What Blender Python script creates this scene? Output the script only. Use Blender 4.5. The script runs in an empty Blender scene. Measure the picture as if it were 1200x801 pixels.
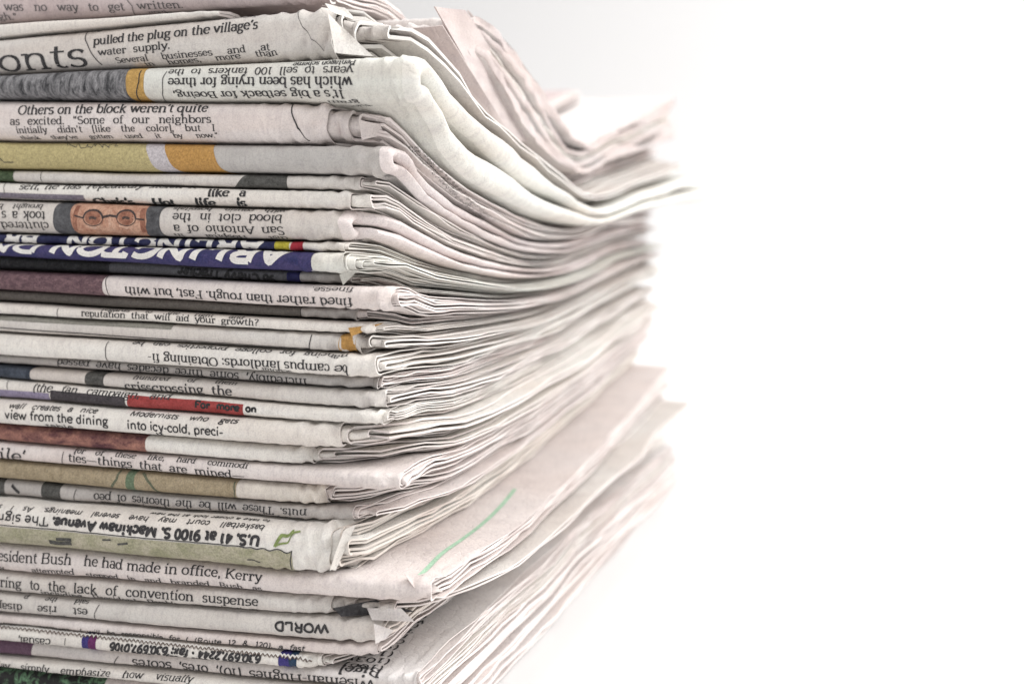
import bpy, math, random
import numpy as np
from mathutils import Vector

# ------------------------------------------------------------------ camera, light, exposure
S = bpy.context.scene
COL = S.collection
CAM = np.array([0.131, -0.271, 0.155])
YAW = math.radians(19.7)
FPX = 1390.0
cd = bpy.data.cameras.new('camera'); cam = bpy.data.objects.new('camera', cd); COL.objects.link(cam)
cam.location = CAM; cam.rotation_euler = (math.radians(90), 0, YAW)
cd.sensor_width = 36; cd.lens = FPX/1200*36
cd.shift_y = -(400.5-190)/1200
cd.clip_start = 0.02; cd.clip_end = 60
cd.dof.use_dof = True; cd.dof.focus_distance = 0.316; cd.dof.aperture_fstop = 8.4; cd.dof.aperture_blades = 0
S.camera = cam
w = bpy.data.worlds.new('World'); S.world = w; w.use_nodes = True
w.node_tree.nodes['Background'].inputs[0].default_value = (1.0, 0.99, 0.985, 1)
w.node_tree.nodes['Background'].inputs[1].default_value = 0.56
def area(name, loc, target, size, power, col=(1, 1, 1)):
    l = bpy.data.lights.new(name, 'AREA'); l.shape = 'RECTANGLE'; l.size, l.size_y = size
    l.energy = power; l.color = col
    o = bpy.data.objects.new(name, l); COL.objects.link(o); o.location = loc
    o.rotation_euler = (Vector(target)-Vector(loc)).to_track_quat('-Z', 'Y').to_euler()
    return o
area('softbox', (1.5, 0.5, 1.2), (0, 0.1, 0.08), (1.2, 1.2), 33, (1, 0.985, 0.97))
area('overhead_softbox', (-0.1, 0.5, 2.0), (0, 0.3, 0), (1.5, 1.5), 8, (1, 0.99, 0.98))
area('front_softbox', (-0.25, -0.75, 1.55), (-0.05, 0, 0.1), (0.7, 0.7), 11, (1, 0.99, 0.98))
area('backdrop_fill', (1.2, 1.0, 2.2), (0.6, 3.0, 0.6), (1.0, 1.0), 40, (1, 1, 1))  # unseen fill light, added to brighten the backdrop
S.view_settings.view_transform = 'Standard'; S.view_settings.look = 'None'
S.view_settings.exposure = 0.20; S.view_settings.gamma = 1
S.cycles.max_bounces = 6; S.cycles.diffuse_bounces = 4
S.cycles.use_denoising = True

# ------------------------------------------------------------------ measuring helpers
VD = np.array([-math.sin(YAW), math.cos(YAW)]); RD = np.array([math.cos(YAW), math.sin(YAW)])
def front_hit(px, py, y0=0.0):
    """real position (x, z) on the vertical plane y = y0 that is seen in the photograph at (px, py)"""
    d = VD + (px-600)/FPX*RD
    s = (y0-CAM[1])/d[1]
    return CAM[0]+s*d[0], CAM[2]-(py-190)/FPX*s

def srgb(r, g, b):
    f = lambda c: ((c/255+0.055)/1.055)**2.4 if c/255 > 0.04045 else c/255/12.92
    return (f(r), f(g), f(b), 1)

# ------------------------------------------------------------------ materials
MATS = {}
def newmat(name):
    m = bpy.data.materials.new(name); m.use_nodes = True
    nt = m.node_tree; b = nt.nodes['Principled BSDF']
    b.inputs['Roughness'].default_value = 0.8
    b.inputs['Specular IOR Level'].default_value = 0.25
    return m, nt, b
def node(nt, t, **kw):
    n = nt.nodes.new(t)
    for k, v in kw.items():
        if k in n.inputs: n.inputs[k].default_value = v
        else: setattr(n, k, v)
    return n
def paper(name, col, dark=0.86, sheen=0.8):
    """newsprint: base colour, faint mottling, fibres, show-through and fine creases"""
    if name in MATS: return MATS[name]
    m, nt, b = newmat(name); L = nt.links
    geo = node(nt, 'ShaderNodeNewGeometry')
    n1 = node(nt, 'ShaderNodeTexNoise', Scale=95.0, Detail=5.0, Roughness=0.65)
    n2 = node(nt, 'ShaderNodeTexNoise', Scale=2600.0, Detail=2.0)
    L.new(geo.outputs['Position'], n1.inputs['Vector']); L.new(geo.outputs['Position'], n2.inputs['Vector'])
    r1 = node(nt, 'ShaderNodeValToRGB'); e = r1.color_ramp.elements
    e[0].position = .28; e[1].position = .62
    e[0].color = (col[0]*dark, col[1]*dark*.995, col[2]*dark*1.0, 1); e[1].color = (*col[:3], 1)
    L.new(n1.outputs['Fac'], r1.inputs['Fac'])
    r2 = node(nt, 'ShaderNodeValToRGB'); e = r2.color_ramp.elements
    e[0].position = .34; e[0].color = (.86, .86, .87, 1); e[1].position = .55; e[1].color = (1, 1, 1, 1)
    L.new(n2.outputs['Fac'], r2.inputs['Fac'])
    mx = node(nt, 'ShaderNodeMix', data_type='RGBA', blend_type='MULTIPLY')
    mx.inputs[0].default_value = 1
    L.new(r1.outputs[0], mx.inputs[6]); L.new(r2.outputs[0], mx.inputs[7])
    # show-through of print on the other side: faint rows
    tc = node(nt, 'ShaderNodeUVMap', uv_map='paper')
    mp = node(nt, 'ShaderNodeMapping'); mp.inputs['Scale'].default_value = (900, 240, 1)
    n3 = node(nt, 'ShaderNodeTexNoise', Scale=1.0, Detail=1.0)
    L.new(tc.outputs[0], mp.inputs[0]); L.new(mp.outputs[0], n3.inputs['Vector'])
    r3 = node(nt, 'ShaderNodeValToRGB'); e = r3.color_ramp.elements
    e[0].position = .50; e[0].color = (1, 1, 1, 1); e[1].position = .68; e[1].color = (.88, .87, .89, 1)
    L.new(n3.outputs['Fac'], r3.inputs['Fac'])
    mx2 = node(nt, 'ShaderNodeMix', data_type='RGBA', blend_type='MULTIPLY'); mx2.inputs[0].default_value = .7
    L.new(mx.outputs[2], mx2.inputs[6]); L.new(r3.outputs[0], mx2.inputs[7])
    n4 = node(nt, 'ShaderNodeTexNoise', Scale=16.0, Detail=3.0); mp4 = node(nt, 'ShaderNodeMapping'); mp4.inputs['Scale'].default_value = (1, 1, 9)
    L.new(geo.outputs['Position'], mp4.inputs[0]); L.new(mp4.outputs[0], n4.inputs['Vector'])
    r4 = node(nt, 'ShaderNodeValToRGB'); e = r4.color_ramp.elements
    e[0].position = .36; e[0].color = (.945, .905, .885, 1); e[1].position = .62; e[1].color = (1, 1, 1, 1)
    L.new(n4.outputs['Fac'], r4.inputs['Fac'])
    mx3 = node(nt, 'ShaderNodeMix', data_type='RGBA', blend_type='MULTIPLY'); mx3.inputs[0].default_value = 1
    L.new(mx2.outputs[2], mx3.inputs[6]); L.new(r4.outputs[0], mx3.inputs[7])
    L.new(mx3.outputs[2], b.inputs['Base Color'])
    # fine creases and fibres
    v = node(nt, 'ShaderNodeTexVoronoi', feature='DISTANCE_TO_EDGE', Scale=210.0)
    nw = node(nt, 'ShaderNodeTexNoise', Scale=300.0, Detail=3.0)
    vm = node(nt, 'ShaderNodeVectorMath', operation='MULTIPLY_ADD')
    vm.inputs[1].default_value = (.004, .004, .004)
    L.new(geo.outputs['Position'], nw.inputs['Vector']); L.new(nw.outputs['Color'], vm.inputs[0]); L.new(geo.outputs['Position'], vm.inputs[2])
    L.new(vm.outputs[0], v.inputs['Vector'])
    rv = node(nt, 'ShaderNodeMapRange'); rv.inputs[2].default_value = .09
    L.new(v.outputs['Distance'], rv.inputs[0])
    ad = node(nt, 'ShaderNodeMath', operation='MULTIPLY_ADD'); ad.inputs[1].default_value = .35
    L.new(n2.outputs['Fac'], ad.inputs[0]); L.new(rv.outputs[0], ad.inputs[2])
    ad2 = node(nt, 'ShaderNodeMath', operation='MULTIPLY_ADD'); ad2.inputs[1].default_value = 2.2
    L.new(nw.outputs['Fac'], ad2.inputs[0]); L.new(ad.outputs[0], ad2.inputs[2])
    bp = node(nt, 'ShaderNodeBump', Strength=.55, Distance=.00012)
    L.new(ad2.outputs[0], bp.inputs['Height']); L.new(bp.outputs[0], b.inputs['Normal'])
    b.inputs['Roughness'].default_value = sheen
    MATS[name] = m; return m
def edgemat(name, col):
    """cut or folded page ends: many thin layers seen end-on, streaked along the depth"""
    if name in MATS: return MATS[name]
    m, nt, b = newmat(name); L = nt.links
    uv = node(nt, 'ShaderNodeUVMap', uv_map='layers')
    mp = node(nt, 'ShaderNodeMapping'); mp.inputs['Scale'].default_value = (26, 3600, 1)
    n = node(nt, 'ShaderNodeTexNoise', Scale=1.0, Detail=3.0, Roughness=.6)
    L.new(uv.outputs[0], mp.inputs[0]); L.new(mp.outputs[0], n.inputs['Vector'])
    r = node(nt, 'ShaderNodeValToRGB'); e = r.color_ramp.elements
    e[0].position = .30; e[0].color = (col[0]*.74, col[1]*.72, col[2]*.71, 1); e[1].position = .55; e[1].color = (*col[:3], 1)
    L.new(n.outputs['Fac'], r.inputs['Fac'])
    geo = node(nt, 'ShaderNodeNewGeometry')
    n1 = node(nt, 'ShaderNodeTexNoise', Scale=60.0, Detail=4.0); L.new(geo.outputs['Position'], n1.inputs['Vector'])
    r1 = node(nt, 'ShaderNodeValToRGB'); e = r1.color_ramp.elements
    e[0].position = .35; e[0].color = (.92, .86, .86, 1); e[1].position = .6; e[1].color = (1, 1, 1, 1)
    L.new(n1.outputs['Fac'], r1.inputs['Fac'])
    mx = node(nt, 'ShaderNodeMix', data_type='RGBA', blend_type='MULTIPLY'); mx.inputs[0].default_value = .8
    L.new(r.outputs[0], mx.inputs[6]); L.new(r1.outputs[0], mx.inputs[7]); L.new(mx.outputs[2], b.inputs['Base Color'])
    bp = node(nt, 'ShaderNodeBump', Strength=.7, Distance=.00018)
    L.new(n.outputs['Fac'], bp.inputs['Height']); L.new(bp.outputs[0], b.inputs['Normal'])
    MATS[name] = m; return m
def inkmat(name, col, var=.25, scale=900., col2=None, rough=.7, stretch=(1, 1, 1), lo=.35, hi=.65):
    """printed ink, a little uneven like halftone on newsprint"""
    if name in MATS: return MATS[name]
    dk = .72 if name not in ('stripe_green_ink',) else 1.
    col = tuple(c*dk for c in col[:3]); col2 = tuple(c*dk for c in col2[:3]) if col2 else None
    m, nt, b = newmat(name); L = nt.links
    geo = node(nt, 'ShaderNodeNewGeometry')
    mp = node(nt, 'ShaderNodeMapping'); mp.inputs['Scale'].default_value = stretch
    n = node(nt, 'ShaderNodeTexNoise', Scale=scale, Detail=4.0, Roughness=.7, Distortion=.6)
    L.new(geo.outputs['Position'], mp.inputs[0]); L.new(mp.outputs[0], n.inputs['Vector'])
    r = node(nt, 'ShaderNodeValToRGB'); e = r.color_ramp.elements
    c2 = col2 if col2 else tuple(min(1, c*(1+var)+var*.06) for c in col[:3])
    e[0].position = lo; e[0].color = (*col[:3], 1); e[1].position = hi; e[1].color = (*c2[:3], 1)
    L.new(n.outputs['Fac'], r.inputs['Fac'])
    n2 = node(nt, 'ShaderNodeTexNoise', Scale=1700.0, Detail=3.0, Roughness=.8); L.new(geo.outputs['Position'], n2.inputs['Vector'])
    r2 = node(nt, 'ShaderNodeValToRGB'); e = r2.color_ramp.elements
    e[0].position = .36; e[0].color = (.55, .55, .57, 1); e[1].position = .62; e[1].color = (1.1, 1.1, 1.1, 1)
    L.new(n2.outputs['Fac'], r2.inputs['Fac'])
    mx = node(nt, 'ShaderNodeMix', data_type='RGBA', blend_type='MULTIPLY'); mx.inputs[0].default_value = .7
    L.new(r.outputs[0], mx.inputs[6]); L.new(r2.outputs[0], mx.inputs[7]); L.new(mx.outputs[2], b.inputs['Base Color'])
    b.inputs['Roughness'].default_value = rough
    MATS[name] = m; return m

TINT = {'cream': (.79, .785, .735), 'blush': (.79, .73, .715),'rose_shaded': (.60, .535, .515),'pale': (.70, .67, .65),  # the rose tint holds the shade on the top folds' side faces
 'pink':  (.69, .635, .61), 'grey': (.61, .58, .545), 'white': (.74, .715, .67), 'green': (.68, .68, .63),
 'dull':  (.46, .44, .42), 'mauve': (.56, .48, .475), 'dark': (.33, .31, .30), 'warm': (.66, .62, .56)}  # dull grey also carries the shade of papers set back in the stack
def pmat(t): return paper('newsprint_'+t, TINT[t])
def emat(t):
    c = {'pink': (.87, .82, .795), 'white': (.88, .86, .825), 'green': (.86, .86, .81), 'warm': (.82, .77, .71), 'grey': (.82, .79, .77)}[t]
    return edgemat('page_edges_'+t, c)
INK = inkmat('black_ink', (.024, .022, .024), .7, 1500.)
FAINT = inkmat('grey_ink', (.13, .12, .12), .5, 1500.)
BOLD = inkmat('heavy_black_ink', (.018, .018, .02), .5, 1500.)

# ------------------------------------------------------------------ noise
def nz(seed, x, y, lx, ly, n=4):
    rs = np.random.RandomState(seed); o = 0
    for k in range(n):
        a, b_, p = rs.uniform(.5, 1.7), rs.uniform(-1.5, 1.5), rs.uniform(0, 6.28)
        o = o + np.sin(6.283*(a*x/lx+b_*y/ly)+p)
    return o/(n*.71)

# ------------------------------------------------------------------ boundaries between the papers, front to back
# front height: seen at photo x=0 and x=400 on the front plane; behind it heights (m) at the depths YS on the right side
YS = np.array([0, .02, .038, .055, .095, .135, .20, .29])
FB = [(-46, -70), (26, -3), None, None, (42, 3), (86, 66), (115, 119.5), (164, 168), (198, 205), (213, 223), (234, 247), (274, 284),
      (285, 296), (301, 322), (317, 335), (341, 364), (355, 378), (370, 392), (391, 415), (418, 443), (430, 459),
      (446, 481), (468, 499), (498, 529), (519, 553), (541, 575), (565, 600), (586, 618), (637, 675), (672, 704),
      (697, 728), (722, 758), (735, 773), (753, 791), (774, 812), (786, 828), None]
NB = len(FB)
def frontline(a, b):
    (x0, z0), (x1, z1) = front_hit(0, a), front_hit(400, b)
    return (z1-z0)/(x1-x0), z1-(z1-z0)/(x1-x0)*x1     # slope, z at x=0
FL = [frontline(*f) if f else None for f in FB]
FL[2] = FL[1]; FL[3] = FL[1]; FL[-1] = (0, 0.0006)
KEY = {0: [.206, .206, .206, .206, .195, .173, .178, .193],
       1: [None, .1985, .1985, .1990, .1852, .1655, .172, .1885],
       2: [None, .1975, .197, .1980, .184, .1640, .1705, .187],
       3: [None, .196, .1935, .187, .1635, .1515, .157, .167],
       4: [None, .1865, .172, .1675, .156, .1465, .150, .158],
       5: [None, .174, .1665, .162, .149, .139, .143, .149],
       6: [None, .1575, .149, .145, .137, .1325, .136, .136],
       7: [None, .1505, .1435, .139, .130, .1265, .127, .128],
       10: [None, .1375, .1317, .1280, .121, .1175, .1195, .119],
       15: [None, .1135, .1123, .1105, .107, .1063, .1098, .111],
       18: [None, .1052, .1034, .1025, .1008, .1002, .103, .105],
       23: [None, .0812, .0785, .0775, .077, .0774, .080, .085],
       28: [None, .0505, .0495, .0485, .0478, .0490, .0525, .0575],
       33: [None, .0258, .0256, .0253, .0250, .0245, .0225, .0195],
       36: [.0006]*8}
Z0 = np.array([FL[j][1] for j in range(NB)])
BT = np.zeros((NB, len(YS)))
ks = sorted(KEY)
for c in range(len(YS)):
    if c == 0:
        BT[:, 0] = Z0; continue
    for a, b in zip(ks[:-1], ks[1:]):
        for j in range(a, b+1):
            f = (Z0[a]-Z0[j])/max(1e-9, Z0[a]-Z0[b]) if a > 3 else (j-a)/(b-a)
            BT[j, c] = KEY[a][c]*(1-f)+KEY[b][c]*f
BT[0, 0] = FL[0][1]
# the fold itself is level: hold the front height over its first millimetres
TABLE = NB-1
YS = np.insert(YS, 1, .006); BT = np.insert(BT, 1, BT[:, 0]+(BT[:, 1]-BT[:, 0])*.06, axis=1)

FL.append(frontline(27, 0)); BT = np.vstack([BT, BT[4]+.0012]); BT[-1, :2] = FL[-1][1]      # loose leaf lying on the plug newspaper
def hermite(xs, ys, x):
    m = np.gradient(ys, xs); m[0] = 0; m[1] *= .35; x = np.clip(x, xs[0], xs[-1]+.02)
    i = np.clip(np.searchsorted(xs, x, side='right')-1, 0, len(xs)-2)
    h = xs[i+1]-xs[i]; t = np.clip((x-xs[i])/h, 0, 1.0)
    return ((2*t**3-3*t**2+1)*ys[i]+(t**3-2*t**2+t)*h*m[i]+(-2*t**3+3*t**2)*ys[i+1]+(t**3-t**2)*h*m[i+1])
def bound(j, x, y):
    z = hermite(YS, BT[j], np.clip(y, 0, None))
    if j != TABLE:
        z = z + FL[j][0]*x*np.exp(-np.clip(y-.006, 0, None)/.06)
        amp = .00022 if j < NB-2 or j > TABLE else .00005
        z = z + amp*nz(100+j, x, y, .07, .09)*(1-np.exp(-(np.clip(y, 0, None)+.012)/.02))
    return z

# ------------------------------------------------------------------ a folded newspaper
XL = -0.30
def xat(px, y=0.0): return front_hit(px, 0, y)[0]
class Paper:
    """surface of one folded newspaper: q in [-1,1] runs over the front fold (top to bottom is +1 to -1),
    |q| > 1 runs back along the upper (+) or lower (-) leg; rel 0 = outside, 1 = middle"""
    def __init__(s, i, jt, jb, xr, xs, yf=0., D=.29, slope=0., n=2.7, ry=.66, crum=1.):
        s.i, s.jt, s.jb, s.xf, s.xs, s.yf, s.D, s.slope, s.n, s.crum = i, jt, jb, xr, xs, yf, D, slope, n, crum
        yy = max(yf, 0)
        s.H0 = float(bound(jt, -.04, yy+.001)-bound(jb, -.04, yy+.001))
        s.Ry = min(s.H0*ry, .0055)
        s.g = .00027
        q = np.linspace(-1.6, 1.6, 641)
        X = np.full_like(q, -.05); P = s.raw(X, q, np.zeros_like(q), smooth=True)
        d = np.sqrt((np.diff(P[:, 1])**2+np.diff(P[:, 2])**2)); a = np.concatenate([[0], np.cumsum(d)])
        s.tq = q; s.ta = a-np.interp(0, q, a)
    def raw(s, X, q, rel, smooth=False):
        aq = np.abs(q); leg = np.clip(aq-1, 0, None)
        th = np.clip(q, -1, 1)*math.pi/2
        n = s.n
        sn = np.sign(th)*np.abs(np.sin(th))**(2/n); cs = np.abs(np.cos(th))**(2/n)
        Ryo = np.maximum(s.Ry-rel*min(s.H0/2, s.Ry*.95), .0001)
        ya = s.yf+s.Ry
        y = np.where(aq <= 1, ya-Ryo*cs, ya+leg*(s.D-ya))
        ye = np.clip(y, s.yf if s.yf > .02 else 0, None)
        zt = bound(s.jt, X, ye)-s.g; zb = bound(s.jb, X, ye)+s.g
        if s.jb == TABLE: zb = np.full_like(zt, .0006)
        zm = (zt+zb)/2; hh = np.maximum((zt-zb)/2, .0001)
        z = zm+hh*(1-rel)*np.where(aq <= 1, sn, np.sign(q))
        if not smooth:
            fr = np.clip(1-np.clip(y-s.yf, 0, None)/.02, 0, 1)     # the fold wanders a little; more near its crumpled end
            near = np.exp(-np.clip(s.xf-X, 0, None)/.010)
            dy = .00035*nz(300+s.i, X, z, .06, .05)+.00010*nz(340+s.i, X, z, .011, .02)
            dy = dy+s.crum*near*(.00055*nz(380+s.i, X, z, .006, .010)+.0012*near)
            dy = dy+s.crum*.00005*nz(420+s.i, X, z, .0065, .008)
            y = y+dy*fr
            z = z-s.crum*near*fr*.00025*hh/.0025*nz(460+s.i, X, q*.003, .005, .006)*(1-rel)
        return np.stack([X, y, z], -1)
    def xend(s, y, k, q, out=0.):
        sx = s.xs+s.slope*np.clip(y, 0, None)+.0011*nz(500+s.i*13+k, y, q*0, .11, .1)+.00052*nz(600+s.i*13+k, y, q, .011, 3.)+.0005*np.abs(nz(640+s.i*13+k, y, q, .05, 3.))
        front = np.exp(-np.clip(y-s.yf-.002, 0, None)/.012)
        return sx*(1-front)+s.xf*front+out
    def pt(s, X, v, off):
        """point on the cover: X across, v metres along the fold from its middle (up positive)"""
        q = np.interp(v, s.ta, s.tq); X = np.asarray(X, float)
        P = s.raw(X, q, np.zeros_like(q))
        e = 1e-4
        Pa = s.raw(X, q+.004, np.zeros_like(q)); Pb = s.raw(X, q-.004, np.zeros_like(q)); Px = s.raw(X+e, q, np.zeros_like(q))
        t = Pa-Pb; u = Px-P; nrm = np.cross(u, t); nrm /= np.linalg.norm(nrm, axis=-1, keepdims=True)+1e-12
        return P+nrm*off
    def locate(s, px, py):
        """sheet coordinates (X, v) of the cover point that the photograph shows at (px, py)"""
        x = front_hit(px, py, s.yf)[0]
        lim = min(float(s.ta[-1]), s.H0*.5+s.Ry*1.1)
        vv = np.linspace(lim, -lim, 121)
        for it in range(3):
            p = s.pt(np.full(121, x), vv, 0.)-CAM
            dep = p[:, 0]*VD[0]+p[:, 1]*VD[1]; lat = p[:, 0]*RD[0]+p[:, 1]*RD[1]
            sy = 190-p[:, 2]*FPX/dep; sx = 600+lat*FPX/dep
            rate = np.gradient(sy, vv[0]-vv[1]); ok = np.where(rate > .30*rate.max())[0]
            a, b = int(ok[0]), int(ok[-1])
            yy = np.maximum.accumulate(sy[a:b+1])+np.arange(b+1-a)*1e-7
            v = float(np.interp(py, yy, vv[a:b+1]))
            # past the visible part: go on round the fold at the same rate
            if py < yy[0]: v = float(vv[a]+(yy[0]-py)*.00022)
            if py > yy[-1]: v = float(vv[b]-(py-yy[-1])*.00022)
            x = x-(float(np.interp(v, vv[::-1], sx[::-1]))-px)*.000225
        return x, v
    def v_of(s, px, py): return s.locate(px, py)[1]

def mesh_from(name, V, F, mats, midx=None, uvs=None, smooth=True, sharp=40, parent=None):
    me = bpy.data.meshes.new(name)
    F = np.asarray(F, dtype=np.int32); V = np.asarray(V, dtype=np.float32)
    k = F.shape[1]
    me.vertices.add(len(V)); me.vertices.foreach_set('co', V.ravel())
    me.loops.add(F.size); me.loops.foreach_set('vertex_index', F.ravel())
    me.polygons.add(len(F)); me.polygons.foreach_set('loop_start', np.arange(0, F.size, k, dtype=np.int32))
    try: me.polygons.foreach_set('loop_total', np.full(len(F), k, dtype=np.int32))
    except Exception: pass
    for m in mats: me.materials.append(m)
    if midx is not None: me.polygons.foreach_set('material_index', np.asarray(midx, dtype=np.int32))
    if uvs:
        for nm, uv in uvs.items():
            l = me.uv_layers.new(name=nm); l.data.foreach_set('uv', np.asarray(uv, dtype=np.float32)[F.ravel()].ravel())
    me.update(calc_edges=True); me.validate()
    if smooth:
        me.polygons.foreach_set('use_smooth', np.ones(len(me.polygons), dtype=bool))
        if sharp: me.set_sharp_from_angle(angle=math.radians(sharp))
    o = bpy.data.objects.new(name, me); COL.objects.link(o)
    if parent: o.parent = parent
    return o

def leaf(P, name, k, r0, r1, mat, emt, parent, nx=60, narc=17, nleg=22, out=0., cap=.3, notch=0., lf=.5, back=0., closed=False):
    """one sheet bundle folded round the front: solid between rel r0 and r1, from the far left to the right end"""
    ql = 1+np.linspace(0, 1, nleg+1)[1:]**1.5
    qs = np.concatenate([-ql[::-1], np.linspace(-1, 1, narc), ql])
    q = np.concatenate([qs, qs[::-1]]); npf = len(qs)
    t = np.concatenate([np.linspace(0, lf, max(5, nx//8))[:-1], np.linspace(lf, 1, nx)])
    cs = np.linspace(0, 1, 17 if closed else 5)[1:] if cap > .05 else np.array([1.])
    nt = len(t)+len(cs)
    Q = np.tile(q, (nt, 1)); rel = np.tile(np.concatenate([np.full(npf, r0), np.full(npf, r1)]), (nt, 1)); relm = (r0+r1)/2
    leg = np.clip(np.abs(Q)-1, 0, None); ya = P.yf+P.Ry
    yy = np.where(leg > 0, ya+leg*(P.D-ya), P.yf)
    # irregular gaps between leaves towards the back
    wob = .46*(r1-r0)*nz(700+P.i*11+k, leg*.29, np.sign(Q)*1., .12, 5.)*np.clip(leg*8, 0, 1)
    rel = np.clip(rel+wob, 0 if r0 == 0 else r0*.4, 1)
    if r0 == 0: rel = np.where(rel < .0, 0, rel); rel[:, :npf] = 0
    xe = P.xend(yy, k, np.sign(Q)*(leg > 0), out)
    tt = np.concatenate([t, np.ones(len(cs))])[:, None]
    X = XL+(xe-XL)*tt
    halft = (r1-r0)*P.H0/2*.5
    rr = halft*cap*2.2
    V = P.raw(X, Q, rel)
    # round the right end over
    mid = P.raw(X, Q, (rel+rel[:, ::-1])/2)
    for a, c in enumerate(cs):
        row = len(t)+a; ph = c*math.pi/2
        sc = math.cos(ph) if cap > .05 else 0
        if closed: sc = 1-c**2.2 if c < 1 else 0
        V[row] = mid[row]+(V[row]-mid[row])*sc
        V[row, :, 0] += rr*math.sin(ph)
        if closed: V[row, :, 0] += .0009*c*nz(40+P.i, V[row, :, 1], V[row, :, 2], .05, .03)+.0004*nz(41+P.i, V[row, :, 1], V[row, :, 2], .017, .012)
    # wrinkled fold end
    if notch:
        near = np.exp(-(xe-X)/.006)
        V[..., 2] += notch*near*nz(800+P.i, X, V[..., 1], .004, .008)*.0004*(np.abs(Q) < 1.08)
    if back: # ragged rear ends
        V[..., 1] += np.clip(leg-.6, 0, 1)*2.5*back*nz(900+P.i+k, X, np.sign(Q), .2, 3.)
    V = V.reshape(-1, 3); M = len(q)
    a = np.arange(nt-1)[:, None]*M; b = np.arange(M)[None, :]; b2 = (b+1) % M
    F = np.stack([a+b, a+M+b, a+M+b2, a+b2], -1).reshape(-1, 4)
    capf = np.zeros((nt-1, M), int); capf[len(t)-1:, :] = 1
    # back ends count as page edges as well
    capf[:, npf-1] = 1; capf[:, M-1] = 1
    lay = np.concatenate([np.full(npf, r0*P.H0/2), np.full(npf, r1*P.H0/2)])
    layv = np.tile(lay, (nt, 1)); midl = (r0+r1)/2*P.H0/2
    for a_, c in enumerate(cs): layv[len(t)+a_] = midl+(layv[len(t)+a_]-midl)*(1-c)
    layv = layv+np.sign(Q)*.013+P.i*.05+k*.007
    arc = np.interp(np.clip(Q, -1.6, 1.6), P.tq, P.ta)
    uvs = {'paper': np.stack([X, arc+leg*.3*np.sign(Q)+P.i], -1).reshape(-1, 2), 'layers': np.stack([yy, layv], -1).reshape(-1, 2)}
    # left end cover
    return mesh_from(name, V, F, [mat, emt], capf.ravel(), uvs, parent=parent)

# ------------------------------------------------------------------ print: a small stroke face with serifs
def A(cx, cy, rx, ry, a0, a1, n=10):
    return [(cx+rx*math.cos(math.radians(a0+(a1-a0)*k/n)), cy+ry*math.sin(math.radians(a0+(a1-a0)*k/n))) for k in range(n+1)]
def O_(cx, cy, rx, ry): return A(cx, cy, rx, ry, 0, 360, 16)
G = {}
def g(ch, wd, st, ser=(), dots=()): G[ch] = (wd, st, ser, dots)
g('a', 4.9, [A(2.3, 3.6, 1.6, 1.4, 165, 0), [(3.9, 3.7), (3.9, .7)], [(3.9, .6), (4.7, .15)], O_(2.2, 1.45, 1.6, 1.4)])
g('b', 5.3, [[(1.1, 7.4), (1.1, .2)], O_(3., 2.5, 1.9, 2.4)], [(.6, 7.3, .6)])
g('c', 4.7, [A(2.7, 2.5, 2., 2.4, 50, 320, 14)], (), [(3.8, 4.1)])
g('d', 5.4, [[(4.1, 7.4), (4.1, .2)], O_(2.3, 2.5, 1.8, 2.4)], [(3.6, 7.3, .6), (4.6, .1, .6)])
g('e', 4.8, [A(2.5, 2.5, 1.95, 2.4, 8, 325, 14), [(.6, 2.7), (4.4, 2.7)]])
g('f', 3.6, [[(1.7, .1), (1.7, 5.8)], A(3.1, 5.8, 1.4, 1.5, 180, 50, 6), [(.4, 4.8), (3.3, 4.8)]], [(1.7, .1, 1.2)])
g('g', 5., [O_(2.3, 3.4, 1.55, 1.5), [(1.4, 2.), (1., 1.1), (1.6, .6), (3.6, .4)], O_(2.4, -.9, 2., 1.2), [(3.6, 4.5), (4.8, 4.9)]])
g('h', 5.8, [[(1.3, 7.4), (1.3, .1)], A(2.95, 3.2, 1.6, 1.6, 180, 0, 8), [(4.55, 3.3), (4.55, .1)]], [(.8, 7.3, .6), (1.3, .1, 1.), (4.55, .1, 1.)])
g('i', 2.8, [[(1.4, 4.9), (1.4, .1)]], [(1., 4.8, .6), (1.4, .1, 1.)], [(1.4, 6.8)])
g('j', 2.8, [[(1.6, 4.9), (1.6, -.9)], A(.6, -.9, 1., 1.2, 0, -120, 5)], [(1.2, 4.8, .6)], [(1.6, 6.8)])
g('k', 5.5, [[(1.3, 7.4), (1.3, .1)], [(1.3, 1.9), (4.2, 4.8)], [(2.4, 2.9), (4.7, .1)]], [(.8, 7.3, .6), (1.3, .1, 1.), (4.5, .1, .9), (4.1, 4.8, .8)])
g('l', 2.8, [[(1.4, 7.4), (1.4, .1)]], [(.9, 7.3, .6), (1.4, .1, 1.)])
g('m', 8.7, [[(1.3, 4.9), (1.3, .1)], A(2.9, 3.2, 1.55, 1.6, 180, 0, 7), [(4.4, 3.3), (4.4, .1)], A(6., 3.2, 1.55, 1.6, 180, 0, 7), [(7.5, 3.3), (7.5, .1)]], [(.8, 4.8, .6), (1.3, .1, .95), (4.4, .1, .95), (7.5, .1, .95)])
g('n', 5.8, [[(1.3, 4.9), (1.3, .1)], A(2.95, 3.2, 1.6, 1.6, 180, 0, 8), [(4.55, 3.3), (4.55, .1)]], [(.8, 4.8, .6), (1.3, .1, 1.), (4.55, .1, 1.)])
g('o', 5.1, [O_(2.55, 2.5, 2., 2.4)])
g('p', 5.4, [[(1.2, 4.9), (1.2, -2.2)], O_(3.1, 2.5, 1.85, 2.4)], [(.7, 4.8, .6), (1.2, -2.2, 1.)])
g('q', 5.3, [[(4.1, 4.9), (4.1, -2.2)], O_(2.3, 2.5, 1.8, 2.4)], [(4.1, -2.2, 1.)])
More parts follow.
